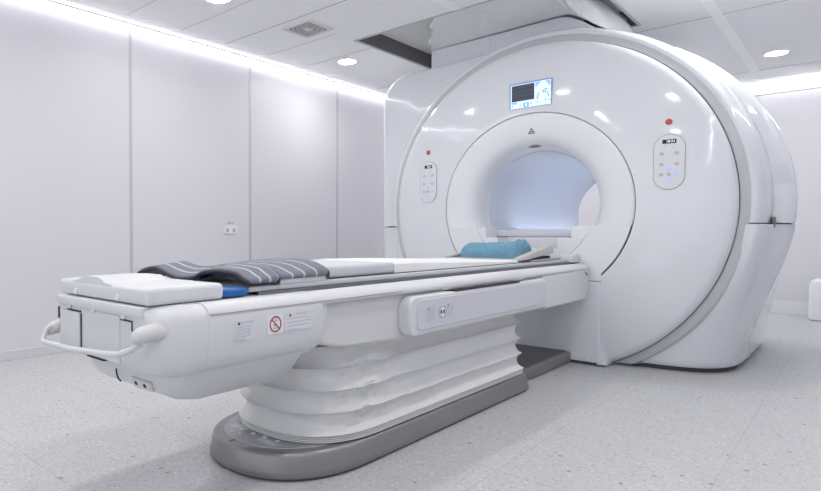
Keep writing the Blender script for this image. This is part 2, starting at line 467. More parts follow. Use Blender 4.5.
# upper housing: round on the right, box-shouldered on the left
out = []
out.append((1.432, ZS+.004))
for i in range(0, 25):
    th = math.radians(-4 + 94*i/24)
    out.append((1.44*math.cos(th), ZC + 1.29*math.sin(th)))
out = [p for p in out if p[1] >= ZS+.003]
WL, TL, RL = -1.478, 2.345, .27
out.append((-.6, TL+.012)); out.append((WL+RL, TL))
for i in range(1, 13):
    a = PI/2 + PI/2*i/12
    out.append((WL+RL+RL*math.cos(a), TL-RL+RL*math.sin(a)))
out.append((WL, 1.5)); out.append((WL, ZS+.004))
def hring(y, ins, rad=None):
    r = []
    for x, z in out:
        tp = 1.0 - (.10*max(0, (y-.25))/1.7 if x > 0 else 0)
        dx = x*tp; zz = z
        c = Vector((dx, zz-ZC)); L_ = c.length
        if rad: c *= rad/L_; dx, zz = c.x, max(ZS+.004, c.y+ZC)
        elif z > ZS+.01: c *= (L_-ins)/L_; dx, zz = c.x, c.y+ZC
        else: dx -= math.copysign(ins, dx)
        yy = y + (.15*sm(-.3, .5, x)*sm(.6, .2, y) if y < .5 else 0)
        r.append((dx, yy, zz))
    return r
bm = loft([hring(.15, 0, 1.20), hring(.15, .05), hring(.152, .03), hring(.162, .012), hring(.19, 0), hring(.6, 0), hring(1.2, .01), hring(1.75, .03), hring(1.86, .06), hring(1.90, .12), hring(1.92, 0, .69)], closed=False, caps=False)
obj('upper_housing', bm, M_gloss, S, smooth=40)

# lower cover: lofted plan outlines, narrower at the floor
def plan(z):
    k = sm(0, 1, z/ZS)*.5 + .5*z/ZS
    w = 1.172 + (1.445-1.172)*k
    ptop = [(.55, .052), (.60, .052), (.65, .052), (.70, .052), (.84, .052), (.871, .052), (.886, .050), (.896, .062), (.910, .11), (.922, .18), (.929, .27), (.969, .31), (.995, .37), (1.0, .46), (1.0, .8), (.995, 1.3), (.985, 1.70), (.95, 1.88), (.8, 1.94), (.55, 1.95)]
    pbot = [(.55, .077), (.60, .078), (.65, .082), (.70, .088), (.76, .102), (.80, .115), (.84, .138), (.875, .165), (.905, .198), (.93, .235), (.95, .28), (.968, .33), (.982, .40), (.99, .46), (1.0, .80), (.999, 1.3), (.99, 1.70), (.95, 1.90), (.8, 1.94), (.55, 1.95)]
    q = sm(.05, .95, z/ZS)
    R = []
    for (u0, y0), (u1, y1) in zip(pbot, ptop):
        u, y = u0 + (u1-u0)*q, y0 + (y1-y0)*q
        x = u*w
        x *= 1 - .10*k*max(0, y-.25)/1.7
        R.append((x, y, z))
    return R
levels = [.032, .045, .08, .2, .35, .5, .65, .8, .9, ZS-.004]
def shrink(r, d):
    return [(x - d, y + (d if y < 1 else -d), z) for x, y, z in r]
rings = [plan(z) for z in levels]
rings[0] = shrink(rings[0], .012)
r0 = shrink(plan(.032), .03)
r1 = [(x*.985, y+.012 if y < 1 else y-.012, ZS-.006) for x, y, z in plan(ZS-.006)]
def plan_left(z):
    c = .02
    q = sm(.05, .95, z/ZS)
    w = 1.478 - .03*(1-q)
    y0 = .15
    R = [(.75, .060, z), (.95, .060, z), (1.10, .060, z), (1.20, .062, z), (1.245, .075, z), (1.265, .11, z), (1.275, y0, z), (w-.10, y0, z), (w-.05, y0+.001, z), (w-.03, y0+.006, z), (w-.01, y0+.022, z), (w, y0+.05, z)]
    return R + [(w, .5, z), (w, 1.2, z), (w-.01, 1.75, z), (w-.06, 1.90, z), (1.1, 1.94, z), (.75, 1.95, z)]
rings_r, r0_r, r1_r = rings, r0, r1
for sgn in (1, -1):
    if sgn < 0:
        rings = [plan_left(z) for z in levels]; rings[0] = shrink(rings[0], .012)
        r0 = shrink(plan_left(.032), .03); r1 = [(x*.99, y+.010 if y < 1 else y-.01, ZS-.006) for x, y, z in plan_left(ZS-.006)]
    mir = lambda r: [(sgn*x, y, z) for x, y, z in r]
    obj('lower_cover', loft([mir(r) for r in rings], closed=False, caps=False), M_gloss, S, smooth=50)
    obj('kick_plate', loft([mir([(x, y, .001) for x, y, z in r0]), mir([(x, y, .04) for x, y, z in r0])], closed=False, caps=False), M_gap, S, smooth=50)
    obj('split_gap', loft([mir(r1), mir([(x, y, ZS+.006) for x, y, z in r1])], closed=False, caps=False), M_gaps, S, smooth=50)

# face disc
FR = 1.207
prof = [(.678, .02), (.678, -.078), (.682, -.085), (.70, -.0855), (.80, -.080), (.92, -.069), (1.02, -.055), (1.10, -.040), (1.15, -.027), (1.18, -.015), (1.195, -.003), (1.203, .012), (1.2065, .03), (FR, .07)]
bm = revolve(prof, ZC, 200); clip(bm, (0, 0, .018), (0, 0, -1))
obj('front_panel', bm, M_gloss, S, smooth=50)
bm = revolve([(1.2070, .055), (1.2098, .042), (1.2100, .07)], ZC, 160); clip(bm, (0, 0, .02), (0, 0, -1))
obj('panel_seam', bm, M_gap, S)
bm = revolve([(1.2102, .09), (1.2106, .043), (1.217, .041), (1.235, .048), (1.250, .054), (1.259, .055), (1.285, .12)], ZC, 160); clip(bm, (0, 0, .02), (0, 0, -1))
obj('trim_ring', bm, M_band, S, smooth=50)
bm = revolve([(1.257, .15), (1.258, .055), (1.266, .049), (1.280, .050), (1.295, .062), (1.315, .11), (1.332, .19), (1.343, .30), (1.338, .34)], ZC, 160, math.radians(-6.5), math.radians(186.5))
clip(bm, (0, 0, ZS+.004), (0, 0, -1))
obj('outer_ring', bm, M_gloss, S, smooth=60)

# bore flare, liner and far flare
RB = .420
flare = [(.676, .0), (.676, -.080), (.672, -.087), (.65, -.0885), (.60, -.087), (.55, -.082), (.512, -.071), (.484, -.054), (.462, -.032), (.446, -.004), (.436, .032), (.430, .075), (.427, .115), (.424, .122), (.418, .124)]
bm = revolve(flare, ZC, 160); clip(bm, (0, 0, ZS-.006), (0, 0, -1))
obj('bore_flare', bm, M_flare, S, smooth=60)
bm = revolve([(.6768, .0), (.6768, -.080)], ZC, 160)
obj('flare_seam', bm, M_gaps, S)
bm = revolve([(RB, .122), (RB, 1.2), (RB, 2.05), (.40, 2.15), (.43, 2.23), (.49, 2.28), (.58, 2.30), (.69, 2.27), (.70, 1.9)], ZC, 128)
obj('bore_liner', bm, M_bore, S, smooth=60)
bm = revolve([(RB, .05), (RB, .122)], ZC, 128); clip(bm, (0, 0, ZS), (0, 0, 1))
obj('bore_lower_liner', bm, M_bore, S, smooth=60)

# fixed lower part of the bore surround: left and right wings and the middle plate
def arc(r, a0, a1, n): return [(r*math.cos(a0+(a1-a0)*i/n), ZC + r*math.sin(a0+(a1-a0)*i/n)) for i in range(n+1)]
RI, RO, CW = .440, .671, .482
def wing(s):
    zt = ZS - .006
    ai = -math.asin((ZC-zt)/RI); ao = -math.asin((ZC-zt)/RO)
    aw = -math.acos(CW/RO)                            # where the outer circle meets the column side
    a_end = -math.acos(.20/RI)
    pts = arc(RO, ao, aw, 14) + [(CW, .575), (.205, .575)] + arc(RI, a_end, ai, 24)
    return [(s*x, z) for x, z in pts]
for s in (1, -1):
    pts = wing(s)
    bm = bmesh.new()
    poly_plate(bm, [(x, -.092, z) for x, z in pts], (0, .45, 0))
    bmesh.ops.recalc_face_normals(bm, faces=bm.faces)
    obj('bore_wing', bm, M_flare, S, smooth=30, bevel=.004)
a_t = -math.asin((ZC-.868)/(RI-.004))
inner = arc(RI-.004, PI-a_t, 2*PI+a_t, 40)
inner = [(x, z) for x, z in inner]
bm = bmesh.new()
n0x, n1x, nz0 = -.245, .195, .785
top = [(inner[-1][0], inner[-1][1]), (n1x, inner[-1][1]), (n1x, nz0), (n0x, nz0), (n0x, inner[0][1])]
poly_plate(bm, [(x, -.084, z) for x, z in inner + top[1:]], (0, .40, 0))
bmesh.ops.recalc_face_normals(bm, faces=bm.faces)
obj('bore_middle_plate', bm, M_flare, S, smooth=30)
obj('table_guide', rbox(n0x-.01, n1x+.01, .10, 1.9, .74, .872, .006, 2), M_bed2, S)
obj('table_bridge', rbox(-.345, .285, .11, 2.1, .874, .926, .006, 2), M_bed2, S)

for xa_, xb_ in ((-.412, -.343), (.283, .412)):
    obj('bridge_block', rbox(xa_, xb_, -.075, .5, .860, .9485, .005, 2), M_flare, S)
for x0_ in (-.335, .262):
    obj('bore_fill_glow', newbox(x0_, x0_+.018, .5, 2.0, .9262, .928), M_borefill, S, smooth=None)  # added glowing strips, hidden from view, that brighten the bore liner
# column under the bore
bm = rbox(-CW-.01, CW, -.098, .12, .022, .571, .018, 3, only='z')
obj('docking_column', bm, M_matte, S, smooth=40, bevel=.003)
bm = loft([[(CW-.02, -.096, z), (CW+w*.6, -.096+.006, z), (CW+w, -.082, z), (CW+w, .05, z), (CW-.02, .05, z)] for z, w in ((.012, .040), (.03, .036), (.055, .028), (.09, .012), (.13, .001))])
obj('column_foot', bm, M_matte, S, smooth=50)
obj('column_plinth', newbox(-CW, CW+.022, -.088, .1, .001, .024), M_gap, S, smooth=None)
bm = bmesh.new(); disc_plate(bm, (.405, -.098, .04), .011, (0, -1, 0), .004, 16)
obj('screw_cap', bm, M_key, S)
bm = bmesh.new(); box(bm, .18, CW-.004, -.0925, -.05, .571, .576)
obj('column_seam', bm, M_gaps, S, smooth=None)

# top block under the ceiling
pts = [(-1.02, 2.30), (.36, 2.30), (.34, 2.372), (.315, 2.40), (.23, 2.468), (.16, 2.510), (.12, 2.526), (.06, 2.535), (-1.02, 2.520)]
bm = bmesh.new(); poly_plate(bm, [(x, .25, z) for x, z in pts], (0, .85, 0)); bmesh.ops.recalc_face_normals(bm, faces=bm.faces)
obj('cable_box', bm, M_matte, S, smooth=40, bevel=.006)
obj('cable_box_seam', newbox(-.476, -.473, .2485, .255, 2.38, 2.520), M_band, S, smooth=None)

def face_y(r):
    for (r0_, y0_), (r1_, y1_) in zip(prof[2:-1], prof[3:]):
        if r0_ <= r <= r1_: return y0_ + (y1_-y0_)*(r-r0_)/(r1_-r0_)
    return -.085
# touch screen
sx, sz, sw, sh = -.004, 1.910, .302, .187
sy = face_y(math.hypot(sx, sz-ZC)) - .010
def fr(x, z, d=0.0): return (x, sy-d, z)
bm = bmesh.new(); plate_on(bm, (sx, sy+.012, sz), (1,0,0), (0,0,1), sw, sh, .004, .012)
TS = obj('touch_screen', bm, M_frame, S, smooth=30)
def scr(name, pts, m, d): 
    bm = bmesh.new(); f = bm.faces.new([bm.verts.new(fr(sx+x*sw/2, sz+z*sh/2, d)) for x, z in pts])
    bmesh.ops.recalc_face_normals(bm, faces=bm.faces)
    if f.normal.y > 0: f.normal_flip()
    return obj(name, bm, m, TS, smooth=None)
R4 = lambda x0, x1, z0, z1: [(x0, z0), (x1, z0), (x1, z1), (x0, z1)]
def multi(name, polys, m, d):
    bm = bmesh.new()
    for pts in polys:
        f = bm.faces.new([bm.verts.new(fr(sx+x*sw/2, sz+z*sh/2, d)) for x, z in pts]); f.normal_update()
        if f.normal.y > 0: f.normal_flip()
    return obj(name, bm, m, TS, smooth=None)
multi('screen_background', [R4(-.95, .97, -.97, .90)], M_scr, .0004)
multi('waveform_window', [R4(-.90, .20, -.42, .84)], M_scrd, .0010)
multi('waveform_rows', [R4(-.62, .20, z-.03, z+.03) for z in (.52, .16, -.16)] + [R4(-.86, -.66, z-.035, z+.035) for z in (.66, .45, .05, -.2, -.34)], M_scrd2, .0014)
multi('mode_row', [R4(-.90, -.64, -.62, -.46)], M_scrm, .0012)
for pts in [[(.24, .86), (.55, .86), (.34, .60), (.26, .40)], [(.68, .86), (.95, .86), (.95, .40)], [(.30, -.46), (.38, -.46), (.44, .06), (.36, .02)], [(.84, -.40), (.92, -.42), (.82, .1), (.78, .06)]]: multi('body_outline', [pts], M_scrm, .0010)
for x, z in ((.62, .05), (.72, .0), (.75, .22), (.66, .18)): multi('coil_marker', [R4(x-.03, x+.03, z-.05, z+.05)], M_black, .0012)
multi('selected_button', [R4(-.32, -.06, -.93, -.60)], M_scrb, .0010)
multi('button_icons', [[(-.24, -.86), (-.14, -.86), (-.14, -.70), (-.19, -.66), (-.24, -.70)]], M_digit, .0014)
for pts in [R4(x-.025, x+.025, z-.06, z+.06) for x, z in ((-.86, -.78), (-.48, -.76), (.34, -.68), (.72, -.58))] + [[(0, -.66), (.10, -.66), (.05, -.80)], [(.84, -.70), (.95, -.56), (.95, -.70)]]: multi('screen_icon', [pts], M_frame, .0010)
# control panels
def control_panel(cx_, side, digits):
    cz = 1.345 if side > 0 else 1.325
    y = lambda x, z: face_y(math.hypot(x, z-ZC))
    # tilt of the face at the panel
    rr = math.hypot(cx_, cz-ZC); dy = (face_y(rr+.03)-face_y(rr-.03))/.06
    nx, nzv = cx_/rr, (cz-ZC)/rr
    u = Vector((1, dy*nx, 0)).normalized(); v = Vector((0, dy*nzv, 1)).normalized(); n = u.cross(v).normalized()
    o = Vector((cx_, face_y(rr), cz))
    w, h = .168, .345
    bm = bmesh.new(); poly_plate(bm, [o + n*(-.004) + u*a + v*b for a, b in rrect(w, h, .082, 12)], n*.0065)
    P = obj('control_panel', bm, M_gaps, S, smooth=30)
    def pl(name, a, b, ww, hh, r, m, d0, d1):
        bm = bmesh.new(); poly_plate(bm, [o + n*d0 + u*(a+p) + v*(b+q) for p, q in rrect(ww, hh, r, 8)], n*(d1-d0))
        return obj(name, bm, m, P, smooth=30)
    pl('panel_face', 0, 0, w-.005, h-.005, .0795, M_matte, .001, .0042)
    pl('display', 0, .128, .074, .026, .002, M_disp, .004, .0052)
    obj('display_digits', text_bm(digits, .021, o + n*.0058 + u*.006 + v*.128, u, v), M_digit, P, smooth=None)
    pl('button', 0, .083, .032, .028, .012, M_key, .004, .009)
    for a, b, m in ((-.040, .053, M_keyg), (.040, .053, M_keyg), (0, .024, M_key), (-.040, -.014, M_keyg), (.040, -.014, M_keyg),
                    (0, -.045, M_keyb), (-.040, -.078, M_keyg), (0, -.078, M_keyg), (.040, -.078, M_keyb), (0, -.112, M_keyb)):
        bt = pl('button', a, b, .024, .021, .0095, m, .004, .007)
    return P
control_panel(.858, 1, '18:24'); control_panel(-.849, -1, '18:24')
for x, z in ((.852, 1.597), (-.856, 1.573)):
    r = math.hypot(x, z-ZC)
    bm = bmesh.new(); disc_plate(bm, (x, face_y(r)+.003, z), .019, (0, -1, 0), .009, 24)
    bz = obj('stop_button', bm, M_redbtn, S)
    bm = bmesh.new(); disc_plate(bm, (x, face_y(r)-.005, z), .0075, (0, -1, 0), .004, 16)
    obj('button_centre', bm, M_gaps, bz)
# laser warning triangle and lamp in the flare
zt = 1.645; ty = -.085
bm = bmesh.new(); poly_plate(bm, [(-.020, ty, zt-.020), (.028, ty, zt-.020), (.004, ty, zt+.022)], (0, .006, 0))
tr = obj('warning_triangle', bm, M_black, S, smooth=None)
bm = bmesh.new(); poly_plate(bm, [(-.010, ty-.001, zt-.0145), (.018, ty-.001, zt-.0145), (.004, ty-.001, zt+.010)], (0, .001, 0)); obj('triangle_field', bm, M_sticker, tr, smooth=None)
bm = bmesh.new(); disc_plate(bm, (.004, ty-.001, zt-.006), .006, (0, -1, 0), .001, 12); obj('laser_mark', bm, M_black, tr, smooth=None)
bm = bmesh.new(); nn = Vector((0, -.6, -.8)).normalized()
disc_plate(bm, Vector((0, -.006, ZC+.4545)) - nn*.004, .022, nn, .012, 24, rx=.055)
obj('laser_window', bm, M_lens, S)
# small plate on the right shoulder
bm = bmesh.new(); plate_on(bm, (1.378, .300, 1.27), (1,0,0), (0,0,1), .045, .11, .004, .002)
obj('rating_label', bm, M_stickeredge, S)
bm = bmesh.new(); box(bm, 1.333, 1.345, .255, .30, .935, 1.0)
obj('cover_clip', bm, M_gaps, S, bevel=.002)

S.location.x = .015

# ------------------------------------------------------------------ white sheeting between scanner and ceiling
def cr(P, t):
    t = t*(len(P)-1); i = min(int(t), len(P)-2); f = t-i
    p0, p1, p2, p3 = [Vector(P[max(0, min(len(P)-1, j))]) for j in (i-1, i, i+1, i+2)]
    return .5*((2*p1) + (p2-p0)*f + (2*p0-5*p1+4*p2-p3)*f*f + (3*p1-p0-3*p2+p3)*f**3)
Bt = [(-1.01, .245, 2.522), (-.6, .243, 2.528), (-.2, .243, 2.534), (.06, .243, 2.538), (.16, .238, 2.53), (.24, .238, 2.49), (.345, .45, 2.44), (.395, .75, 2.46), (.395, .98, 2.53)]
Tp = [(-.70, -.235, 2.62), (-.50, -.245, 2.635), (-.2, -.245, 2.635), (.06, -.24, 2.635), (.16, -.20, 2.64), (.24, -.05, 2.64), (.30, .25, 2.64), (.34, .60, 2.64), (.36, .95, 2.63)]
rows = []
NS, NT = 260, 24
for j in range(NT+1):
    tt = j/NT; row = []
    for i in range(NS+1):
        s_ = i/NS
        p = cr(Bt, s_).lerp(cr(Tp, s_), tt)
        amp = math.sin(PI*min(1, tt*1.0))
        fold = (.018 + .020*sm(.55, .8, s_))*amp*(math.sin(s_*24 + tt*3 + 2*nz(s_*4, tt, 0)) + .8*nz(s_*9, tt*2, 3))
        rd = Vector((.10, 0, 0))
        cre = sum(-.020*max(0, 1-abs((s_-c0) - (tt-.0)*sl)/wd)*amp for c0, sl, wd in ((.12, .10, .02), (.30, -.16, .018), (.38, .12, .02), (.52, .05, .022), (.58, -.10, .016), (.63, .04, .014), (.69, -.05, .016), (.76, .02, .018), (.84, -.04, .018), (.92, .0, .015)))
        fold += cre*(1-sm(.70, .85, s_))
        p = p + Vector((0, -1, -.5))*fold*.8 - Z*.006*amp
        if i == 0: p.x += .02*math.sin(tt*14)
        row.append(p)
    rows.append(row)
bm = loft(rows, closed=False, caps=False)
o = obj('fabric_shroud', bm, M_tent, None, smooth=60)
md = o.modifiers.new('thick', 'SOLIDIFY'); md.thickness = .006
tag(o, 'creased white sheeting closing the gap between scanner top and ceiling opening', 'fabric cover')

# ------------------------------------------------------------------ patient table
XC = .07
T = thing('patient_table', 'long white patient table with a bellows pedestal on a silver foot', 'patient table', (XC, -1.9, 0))
# pedestal plan outline
def ped(hw, yf, yb, z, cx_=XC, ex=2.3, fl=.42, rb=.06, n=26):
    R = []
    for i in range(n+1):                               # front curve from left to right
        a = PI - PI*i/n; c, s_ = math.cos(a), math.sin(a)
        R.append((cx_ + hw*math.copysign(abs(c)**(2/ex), c), yf + fl - fl*abs(s_)**(2/ex), z))
    for i in range(7):
        a = PI/2*i/6
        R.append((cx_+hw-rb+rb*math.cos(a), yb-rb+rb*math.sin(a), z))
    for i in range(7):
        a = PI/2 + PI/2*i/6
        R.append((cx_-hw+rb+rb*math.cos(a), yb-rb+rb*math.sin(a), z))
    return R
def pring(d, z): return ped(.333-d, -2.965+d, -.985-d, z)
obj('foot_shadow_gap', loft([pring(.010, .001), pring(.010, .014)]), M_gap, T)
obj('pedestal_foot', loft([pring(.002, .012), pring(0, .016), pring(.002, .035), pring(.012, .085), pring(.017, .096), pring(.024, .101), pring(.04, .102)]), M_silver, T, smooth=40)
obj('foot_top_plate', loft([pring(.05, .100), pring(.052, .1045)]), M_silver2, T, smooth=40)
for i in range(4):                                     # fasteners and markings on the foot
    bm = bmesh.new(); disc_plate(bm, (-.02+.065*i, -2.825+.004*i, .1035), .011, (0, 0, 1), .004, 12); obj('foot_fastener', bm, M_tiletxt, T)
for i in range(2):
    bm = bmesh.new(); disc_plate(bm, (-.03+.04*i, -2.865+.004*i, .1035), .009, (0, 0, 1), .004, 12); obj('foot_fastener', bm, M_tiletxt, T)
bm = bmesh.new(); plate_on(bm, (-.05, -2.80, .1040), (1, .25, 0), (-.25, 1, 0), .09, .045, .004, .001); obj('foot_marking', bm, M_trackl, T)
bm = bmesh.new(); plate_on(bm, (.15, -2.845, .1040), (1, -.1, 0), (.1, 1, 0), .10, .03, .004, .001); obj('foot_marking', bm, M_trackl, T)
bm = bmesh.new(); plate_on(bm, (.04, -2.90, .1032), (1, 0, 0), (0, 1, 0), .004, .09, .001, .001); obj('foot_joint', bm, M_gap, T)
# sled between foot and scanner
bm = rbox(-.20, .315, -1.00, -.100, .004, .078, .012, 3)
obj('rail_cover', bm, M_sled, T, smooth=40)
obj('rail_cover_top', rbox(-.19, .285, -.99, -.105, .076, .0815, .002, 1), M_sled2, T)
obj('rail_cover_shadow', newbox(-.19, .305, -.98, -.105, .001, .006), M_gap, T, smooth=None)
# bellows
lev = []; zb0, zb1 = .108, .470
prf = []
z0p = .136; npl = 4; ph = (zb1-z0p)/npl
for k_ in range(npl):
    za = z0p + k_*ph
    prf += [(za + ph*t_, .013 - .026*abs(math.sin(PI*t_))**.6) for t_ in (0.0, .04, .10, .2, .35, .5, .65, .8, .9, .96)]
rings = []
for z, d in prf:
    f_ = (z-zb0)/(zb1-zb0)
    base = ped(.300-.03*f_+d, -2.800+.0*f_-d, -1.055+d, z, cx_=XC+.014, ex=2.5, fl=.36, rb=.05, n=60)
    # resample long sides
    R2 = []
    for a_, b_ in zip(base, base[1:]+base[:1]):
        a_, b_ = Vector(a_), Vector(b_); L_ = (b_-a_).length; m_ = max(1, int(L_/.035))
        for q in range(m_): R2.append(a_.lerp(b_, q/m_))
    R3 = []
    cn = Vector((XC, -1.95, z))
    for p in R2:
        nrm = (p - Vector((XC, max(-2.45, min(-1.2, p.y)), z)));
        nrm = nrm.normalized() if nrm.length > 1e-4 else Vector((1, 0, 0))
        cz_ = math.exp(-((p.y+2.5)/.22)**2) + .35; crs = abs(nz(p.x*6+p.y*9, p.y*8+z*9, z*26))
        wv = (.5 if z > .137 else 0)*(.010*nz(p.x*7+p.y*3, p.y*7, z*14)*(1+1.6*(-2.0 > p.y)) + .006*nz(p.x*16, p.y*16, z*30)) - (.022*cz_*max(0, .16-crs) if z > .15 else 0)*4
        R3.append(p + nrm*wv + Z*(.010*nz(p.x*5, p.y*3, 7)*(.45 if .14 < z < .45 else 0)))
    rings.append(R3)
mlen = min(len(r) for r in rings)
def resample(r, n):
    P = r + [r[0]]; ds = [0]
    for a_, b_ in zip(P, P[1:]): ds.append(ds[-1] + (b_-a_).length)
    out_ = []; j = 0
    for i in range(n):
        t_ = ds[-1]*i/n
        while ds[j+1] < t_: j += 1
        out_.append(P[j].lerp(P[j+1], (t_-ds[j])/(ds[j+1]-ds[j]+1e-9)))
    return out_
rings = [resample(r, 220) for r in rings]
for i in range(4):
    z_ = .1075 + .0072*i
    pr_ = lambda d, z: ped(.306+d, -2.806-d, -1.050+d, z, cx_=XC+.014, ex=2.5, fl=.36, rb=.05, n=60)
    obj('bellows_plate', loft([pr_(-.003, z_), pr_(0, z_+.0008), pr_(0, z_+.0046), pr_(-.003, z_+.0054)]), M_bell, T, smooth=30)
obj('groove_shade_core', loft([ped(.296, -2.796, -1.06, z, cx_=XC+.014, ex=2.5, fl=.36, rb=.05, n=60) for z in (.105, .137)]), M_gap, T, smooth=30)  # dark core paints the shade into the grooves between the bellows plates
obj('bellows', loft(rings), M_bell, T, smooth=55)

# table body: near hull lofted along y
XLb, XRb = -.245, .432
def hull(y, d, zt=.692, zb=.487, fl=.06, top_r=.04):
    """cross-section: rounded top outer edges, flared lower sides"""
    x0, x1 = XLb+d, XRb-d; b = zb + d*.7; t_ = zt - d*.25
    R = []
    r = top_r
    half = [(x1-.06, t_), (x1-.035, t_-.002), (x1-.016, t_-.012), (x1-.004, t_-.028), (x1, max(t_-.05, b+.11)), (x1-.002, b+.10), (x1-.008, b+.05), (x1-.020, b+.022), (x1-.042, b+.006), (x1-.07, b)]
    R = [(x, y, z) for x, z in half]
    mid = (x0+x1)/2
    R += [(2*mid-x, y, z) for x, z in reversed([(h[0], h[1]) for h in half])]
    return R
obj('hull', loft([hull(-3.335, 0), hull(-3.2, 0), hull(-3.0, 0), hull(-2.86, 0), hull(-2.835, .004), hull(-2.80, .02, zt=.686, zb=.492)]), M_bed, T, smooth=40)
obj('end_cap', loft([hull(-3.337, 0), hull(-3.41, 0), hull(-3.445, .005), hull(-3.470, .017), hull(-3.486, .036), hull(-3.493, .056), hull(-3.494, .068)]), M_bed, T, smooth=50)
obj('cap_seam', loft([hull(-3.339, -.0004), hull(-3.334, -.0004)], caps=False), M_tiletxt, T)
# keel trough
def keel(y, x0, x1, zb):
    return [(x1+.10, y, .50), (x1+.085, y, .475), (x1+.03, y, zb+.012), (x1, y, zb), (x0, y, zb), (x0-.03, y, zb+.012), (x0-.085, y, .475), (x0-.10, y, .50)]
obj('keel', loft([keel(-3.400, -.10, .21, .452), keel(-3.385, -.13, .245, .418), keel(-3.34, -.145, .275, .392), keel(-3.27, -.145, .285, .380), keel(-2.93, -.14, .285, .380), keel(-2.88, -.13, .275, .392), keel(-2.815, -.12, .265, .462)]), M_bed, T, smooth=35)
bm = bmesh.new()
plate_on(bm, (.175, -3.392, .432), (1, 0, 0), (0, -.45, 1), .11, .034, .004, .008)
so = obj('socket_plate', bm, M_beam, T)
bm = tube(None, [(.055+.03*math.cos(a), -3.402, .455+.035*math.sin(a)) for a in [PI*1.0+PI*.5*i/8 for i in range(9)]], .0028, 8); obj('cable_arc', bm, M_slot, T)
for x in (.145, .195):
    bm = bmesh.new(); disc_plate(bm, (x, -3.398, .430), .007, (0, -1, -.4), .004, 12); obj('socket_hole', bm, M_slot, so)
# main beam and rail
bm = bmesh.new()
prof_b = [(-2.83, .655), (-2.83, .505), (-2.70, .478), (-2.4, .462), (-1.0, .452), (-.30, .456)]
for i in range(1, 9):
    a = -PI/2 + PI/2*i/8
    prof_b.append((-.225 + .115*math.cos(a), .571 + .115*math.sin(a)))
prof_b += [(-.110, .655)]
poly_plate(bm, [(-.255, y, z) for y, z in prof_b], (.660, 0, 0)); bmesh.ops.recalc_face_normals(bm, faces=bm.faces)
obj('beam', bm, M_beam, T, smooth=40, bevel=.012, segs=3)
def rail(y, s, d=0.0, zb=.648):
    o_ = XRb-d if s > 0 else XLb+d
    R = [(.072, .693), (.045, .695), (.026, .691), (.010, .681), (.001, .668), (0, zb+.012), (.006, zb+.003), (.02, zb), (.072, zb)]
    return [(o_ - s*a, y, z) for a, z in R]
for s in (1, -1):
    obj('side_rail', loft([rail(-3.333, s, .004), rail(-3.31, s), rail(-2.0, s), rail(-.16, s), rail(-.12, s, .004), rail(-.108, s, .016)]), M_bed, T, smooth=50)
bm = bmesh.new(); box(bm, XRb-.012, XRb+.0008, -3.33, -2.36, .6615, .6635); obj('rail_seam', bm, M_gaps, T, smooth=None)
bm = bmesh.new()
pe = [(-.915, .655), (-.915, .50), (-.90, .466), (-.86, .452)]
for i in range(0, 9):
    a = -PI/2 + PI/2*i/8
    pe.append((-.225 + .117*math.cos(a), .570 + .117*math.sin(a)))
pe.append((-.108, .655))
poly_plate(bm, [(XRb-.05, y, z) for y, z in pe], (.046, 0, 0)); bmesh.ops.recalc_face_normals(bm, faces=bm.faces)
obj('beam_end', bm, M_bed, T, smooth=40, bevel=.014, segs=3)
# grab handle on the right rail
def grip(y, d):
    x1 = XRb+.008-d
    return [(x1-.06, y, .694-d*.5), (x1-.034, y, .696-d*.5), (x1-.014, y, .690-d*.5), (x1-.002, y, .674), (x1, y, .655), (x1-.006, y, .645), (x1-.05, y, .645)]
obj('grab_handle', loft([grip(-2.03, .012), grip(-2.00, 0), grip(-1.20, 0), grip(-1.17, .012)]), M_bed, T, smooth=50)
bm = bmesh.new(); box(bm, XRb-.02, XRb+.0285, -1.99, -1.30, .6385, .6455); obj('handle_slot', bm, M_slot, T, bevel=.002)
# side panel with recessed face
bm = bmesh.new(); yc, zc2 = -1.635, .557
poly_plate(bm, [(XRb-.03, yc+a, zc2+b) for a, b in rrect(1.43, .164, .05, 8)], (.058, 0, 0)); bmesh.ops.recalc_face_normals(bm, faces=bm.faces)
PN = obj('side_panel', bm, M_bed, T, smooth=40, bevel=.010, segs=3)
bm = bmesh.new(); poly_plate(bm, [(XRb+.027, yc+.012+a, zc2+.004+b) for a, b in rrect(1.35, .126, .034, 8)], (.006, 0, 0)); bmesh.ops.recalc_face_normals(bm, faces=bm.faces)
obj('panel_inlay', bm, M_bed2, PN, smooth=40, bevel=.004, segs=2)
xs = XRb+.0335
def sticker(y, z, w, h, parent, x, title=True, rows=5, mt=M_stickeredge, th=None):
    bm = bmesh.new(); plate_on(bm, (x, y, z), (0,1,0), (0,0,1), w, h, .003, .001)
    st = obj('warning_sticker', bm, mt, parent, smooth=30)
    bm = bmesh.new()
    s_ = h*.16
    ty_ = y-w*.30; tz = z+h*.36
    poly_plate(bm, [(x+.0012, ty_-s_*.62, tz-s_*.5), (x+.0012, ty_+s_*.62, tz-s_*.5), (x+.0012, ty_, tz+s_*.6)], (.0003, 0, 0))
    obj('warning_triangle', bm, M_black, st, smooth=None)
    obj('lettering', text_bm('CAUTION', h*.20, (x+.0016, y+w*.12, tz), (0,1,0), (0,0,1)), M_print, st, smooth=None)
    bm = bmesh.new()
    for i in range(rows):
        zz = z + h*(.16 - .60*i/max(1, rows-1)); ww = w*(.80 if i < rows-1 else .45)
        yy = y - w*.42
        while yy < y - w*.42 + ww:
            l_ = w*random.uniform(.07, .18)
            poly_plate(bm, [(x+.0012, yy, zz-h*.022), (x+.0012, min(yy+l_, y+w*.44), zz-h*.022), (x+.0012, min(yy+l_, y+w*.44), zz+h*.022), (x+.0012, yy, zz+h*.022)], (.0003, 0, 0))
            yy += l_ + w*.03
    obj('small_print', bm, M_print, st, smooth=None)
    return st
